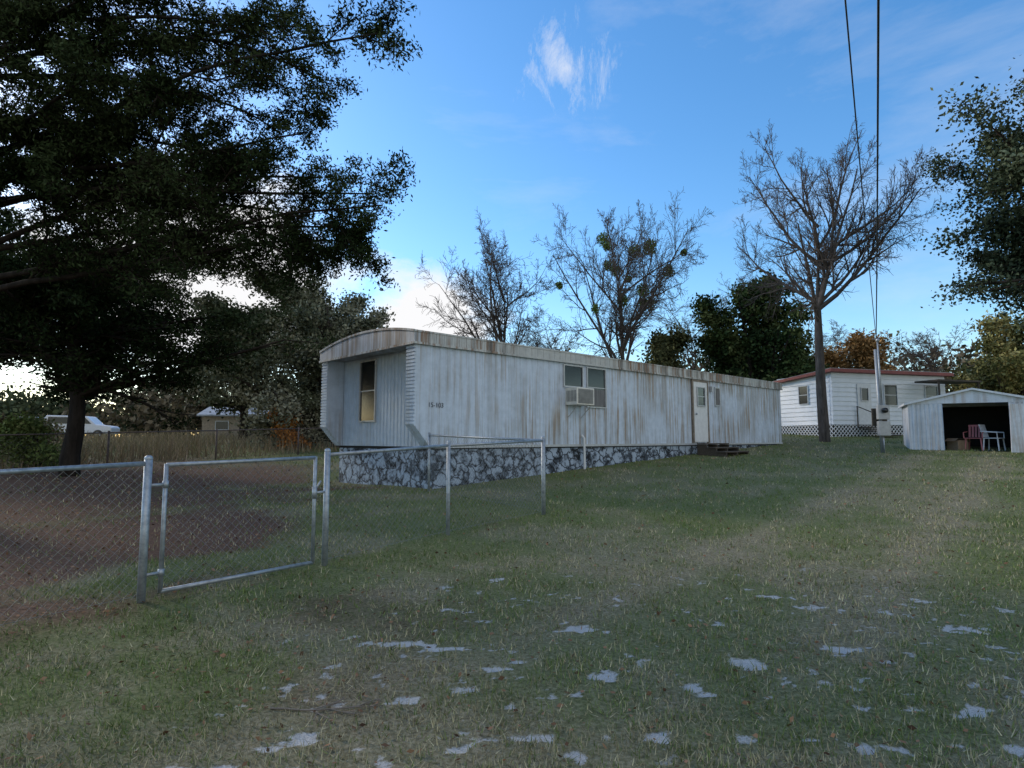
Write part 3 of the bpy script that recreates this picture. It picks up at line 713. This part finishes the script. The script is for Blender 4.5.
m=MB();m.obox((3.2,-.30,.78),(.42,.12,0),(-.004,.015,0),(.03,.05,.80));m.build('loose_door_panel',M_shed,sh)
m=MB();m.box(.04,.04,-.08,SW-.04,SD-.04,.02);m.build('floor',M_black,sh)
m=MB();m.box(.06,SD-.06,.02,SW-.06,SD-.04,EV-.02);m.build('interior_shade_sheet',M_black,sh)  # black sheets on the inner walls paint in the shade of the open shed
m=MB();m.box(.045,.2,.02,.06,SD-.07,EV-.02);m.build('interior_shade_sheet',M_black,sh)
m=MB();m.box(SW-.06,.2,.02,SW-.045,SD-.07,EV-.02);m.build('interior_shade_sheet',M_black,sh)
def wp(lx,ly):
    a=shw;return shx+lx*math.cos(a)-ly*math.sin(a),shy+lx*math.sin(a)+ly*math.cos(a)
def chair(lx,ly,yw,mat,label,nm='plastic_chair'):
    x,y=wp(lx,ly);r=root(nm,(x,y,shz+.022),label,'chair',yw+shw)
    for (a,b_) in ((-.22,-.2),(.22,-.2),(-.2,.22),(.2,.22)):
        m=MB();m.tube([(a*1.1,b_*1.1,0),(a*.95,b_*.95,.42)],.022,6);m.build('leg',mat,r)
    m=MB();m.box(-.24,-.24,.41,.24,.22,.44);m.build('seat',mat,r,bevel=.012)
    m=MB()
    for i in range(5): m.obox((-.18+.09*i,.27,.66),(.03,0,0),(0,.008,0),(0,.05,.2))
    m.obox((0,.325,.87),(.22,0,0),(0,.012,0),(0,.01,.03));m.build('backrest',mat,r)
    for s in (-1,1):
        m=MB();m.tube([(s*.26,-.2,.42),(s*.27,-.2,.62),(s*.26,.28,.66)],.018,6);m.build('armrest',mat,r)
chair(2.45,.35,math.radians(60),M_chair,'white plastic garden chair just inside the open shed')
chair(1.95,.55,math.radians(-20),M_pink,'faded red plastic chair inside the shed opening')
x,y=wp(1.45,.5);r=root('cardboard_box',(x,y,shz+.022),'brown cardboard box standing inside the open shed','box',.3)
m=MB();m.box(-.25,-.2,0,.25,.2,.35);m.build('body',M_card,r,bevel=.006)
m=MB();m.obox((-.3,0,.37),(.1,0,.05),(0,.19,0),(0,0,.003));m.build('flap',M_card,r);m=MB();m.obox((.3,0,.36),(.1,0,-.06),(0,.19,0),(0,0,.003));m.build('flap',M_card,r)

# ---------------------------------------------------------------- meter pole and cables
px,py=12.40,20.2;pz=gzf(px,py)
mp_=root('meter_pole',(px,py,pz),'grey service pole with electric meter and breaker boxes','utility pole')
m=MB();m.tube([(0,0,-.2),(-.05,0,3.5)],.055,12);m.build('pole',M_meter,mp_,smooth=True)
m=MB();m.tube([(.0,-.1,1.5),(-.03,-.1,3.75)],.028,8);m.sphere((-.03,-.12,3.8),.06,.08,.07);m.build('conduit',M_galv,mp_,smooth=True)
m=MB();m.box(-.19,-.2,1.12,.19,-.062,1.6);mo=m.build('meter_box',M_meter,mp_,bevel=.012)
m=MB();m.tube([(0,-.2,1.42),(0,-.30,1.42)],.085,16);m.build('meter_dial',M_glass,mo,smooth=True)
m=MB();m.box(-.19,-.21,.58,.19,-.062,1.06);m.build('breaker_box',M_meter,mp_,bevel=.012)
m=MB();m.tube([(0,-.1,0),(0,-.1,.58)],.022,8);m.build('ground_conduit',M_galv,mp_,smooth=True)
m=MB();m.box(-.25,.062,.9,.25,.1,1.5);m.build('mounting_board',M_wood,mp_)
def cable(a,b_,sag,r,label):
    a=Vector(a);b_=Vector(b_);c=root('overhead_cable',a,label,'cable',group='overhead service cables')
    pts=[]
    for i in range(33):
        t=i/32;q=(b_-a)*t;q.z-=sag*4*t*(1-t);pts.append(q)
    m=MB();m.tube(pts,r,6);m.build('wire',M_cable,c,smooth=True)
att=Vector((px-.08,py-.12,pz+3.85))
def far_(u,v,d,ext):
    q=Vector((u*d,d,1.6+v*d));return att+(q-att)*ext
cable(att,far_(.647,.742,7,1.9),.25,.014,'black twisted service cable dropping to the meter pole')
cable(att,far_(.597,.742,7,1.9),.75,.009,'thin black communication cable dropping to the meter pole')

# ---------------------------------------------------------------- small building and cars at left
x,y=-23.2,45;r=root('small_outbuilding',(x,y,gzf(x,y)),'low tan outbuilding with grey roof in the field','outbuilding',.1)
m=MB();m.box(0,0,-.3,5,4,1.7);m.build('wall',M_tan,r)
m=MB();m.prism([(-.3,1.68),(2,2.35),(4.3,1.68),(4.3,1.8),(2,2.5),(-.3,1.8)],'x',-.3,5.3);m.build('roof',M_roof,r)
m=MB();m.box(3,-.03,-.2,4.4,-.002,1.45);m.build('door',M_black,r)
window(0,1,.7,1.9,1.3,r,0,fr=M_white)
def parked(x,y,yw,mat,label):
    car=root('parked_car',(x,y,gzf(x,y)),label,'car',yw,group='cars parked beyond the field')
    m=MB();m.prism([(-2.2,.35),(2.2,.35),(2.25,.8),(2.1,.95),(1.2,1.05),(.6,1.65),(-1.9,1.7),(-2.2,1.1)],'y',-.85,.85);m.build('body',mat,car,bevel=.06)
    for s in (-1,1):
        m=MB();m.prism([(-1.85,1.1),(.95,1.1),(.52,1.55),(-1.75,1.58)],'y',s*.855-.01,s*.855+.01);m.build('window',M_glass,car)
        for xx in (-1.35,1.4):
            m=MB();m.tube([(xx,s*.70,.33),(xx,s*.90,.33)],.33,18);w_=m.build('wheel',M_tyre,car,smooth=False)
            m=MB();m.tube([(xx,s*.90,.33),(xx,s*.915,.33)],.19,14);m.build('rim',M_alu,w_)
parked(-31.5,44,.25,M_car,'white van-like car parked beyond the overgrown field')
parked(-37,47,-.15,M_meter,'grey van-like car parked beyond the overgrown field')

# ---------------------------------------------------------------- sky, sun
SE,SR=math.radians(26),math.radians(-58)
w=bpy.data.worlds.new('World');scene.world=w;w.use_nodes=True;nt=w.node_tree;L=nt.links
bg=nt.nodes['Background']
sky=nt.nodes.new('ShaderNodeTexSky');sky.sky_type='NISHITA';sky.sun_disc=False;sky.sun_elevation=SE;sky.sun_rotation=SR
sky.air_density=1.1;sky.dust_density=.5;sky.ozone_density=3.0
hs_=nt.nodes.new('ShaderNodeHueSaturation');hs_.inputs['Saturation'].default_value=1.25;hs_.inputs['Value'].default_value=1.65;L.new(sky.outputs[0],hs_.inputs['Color'])
tc=nt.nodes.new('ShaderNodeTexCoord')
def wn(scale,ms,det=8,ro=.6,off=(0,0,0),rot=(0,0,0)):
    mp=nt.nodes.new('ShaderNodeMapping');mp.inputs['Scale'].default_value=ms;mp.inputs['Location'].default_value=off;mp.inputs['Rotation'].default_value=rot
    n=nt.nodes.new('ShaderNodeTexNoise');n.inputs['Scale'].default_value=scale;n.inputs['Detail'].default_value=det;n.inputs['Roughness'].default_value=ro
    n.inputs['Distortion'].default_value=.3
    L.new(tc.outputs['Generated'],mp.inputs[0]);L.new(mp.outputs[0],n.inputs[0]);return n.outputs[0]
def M2(op,a,b_,clamp=False):
    q=nt.nodes.new('ShaderNodeMath');q.operation=op;q.use_clamp=clamp
    for i,v in enumerate((a,b_)):
        if isinstance(v,(int,float)): q.inputs[i].default_value=v
        else: L.new(v,q.inputs[i])
    return q.outputs[0]
def blob(u,v,rad,stretch=(1,1,1),yy=1):
    d=Vector((u,yy,v)).normalized()
    a=nt.nodes.new('ShaderNodeVectorMath');a.operation='SUBTRACT';L.new(tc.outputs['Generated'],a.inputs[0]);a.inputs[1].default_value=d
    s=nt.nodes.new('ShaderNodeVectorMath');s.operation='MULTIPLY';L.new(a.outputs[0],s.inputs[0]);s.inputs[1].default_value=stretch
    l=nt.nodes.new('ShaderNodeVectorMath');l.operation='LENGTH';L.new(s.outputs[0],l.inputs[0])
    return M2('SUBTRACT',1,M2('DIVIDE',l.outputs['Value'],rad),True)
nz=wn(9,(1,1,1.6));nf=wn(13,(2.2,.8,.8),8,.75,rot=(0,.75,0));nb=wn(2.2,(1,1,3.5),8,.62,(1,0,.3))
bw=blob(.10,.65,.12)
wisp=M2('MULTIPLY',M2('SUBTRACT',M2('ADD',M2('MULTIPLY',bw,.42),nf),.70,True),2.8,True)
wisp=M2('MULTIPLY',M2('MULTIPLY',wisp,M2('MULTIPLY',bw,2.2,True)),.75)
c1=M2('MULTIPLY',M2('SUBTRACT',M2('ADD',M2('MULTIPLY',blob(-.52,.28,.36,(1,1,1.5)),1.0),nz),.80,True),3.5,True)
c2=M2('MULTIPLY',M2('SUBTRACT',M2('ADD',M2('MULTIPLY',blob(-.14,.20,.19,(1,1,1.4)),.95),nz),.80,True),3.4,True)
c3=M2('MULTIPLY',M2('SUBTRACT',nb,.53,True),.9,True)
# unseen bright cloud bank behind the viewer, added to brighten and warm the scene
fill_cloud=M2('MULTIPLY',M2('SUBTRACT',M2('ADD',M2('MULTIPLY',blob(.55,.55,1.3,yy=-1),1.15),M2('MULTIPLY',nb,.6)),.52,True),1.6,True)
cl=M2('MAXIMUM',M2('MAXIMUM',M2('MAXIMUM',wisp,c1),M2('MAXIMUM',c2,c3)),fill_cloud)
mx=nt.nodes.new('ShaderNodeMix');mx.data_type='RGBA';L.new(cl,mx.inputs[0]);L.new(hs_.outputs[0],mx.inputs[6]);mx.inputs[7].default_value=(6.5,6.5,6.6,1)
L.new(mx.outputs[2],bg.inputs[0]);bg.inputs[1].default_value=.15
sl=bpy.data.lights.new('sun','SUN');sl.energy=2.0;sl.angle=math.radians(9);sl.color=(1,.86,.68)
so=bpy.data.objects.new('sun',sl);scene.collection.objects.link(so)
sd=Vector((math.sin(SR)*math.cos(SE),math.cos(SR)*math.cos(SE),math.sin(SE)))
so.rotation_euler=sd.to_track_quat('Z','Y').to_euler()
# ---------------------------------------------------------------- camera
cd=bpy.data.cameras.new('camera');cd.sensor_width=36;cd.lens=21.1;cd.clip_end=3000;cd.clip_start=.05
co=bpy.data.objects.new('camera',cd);scene.collection.objects.link(co);co.location=(0,0,1.6);co.rotation_euler=(math.radians(95.24),0,0)
scene.camera=co
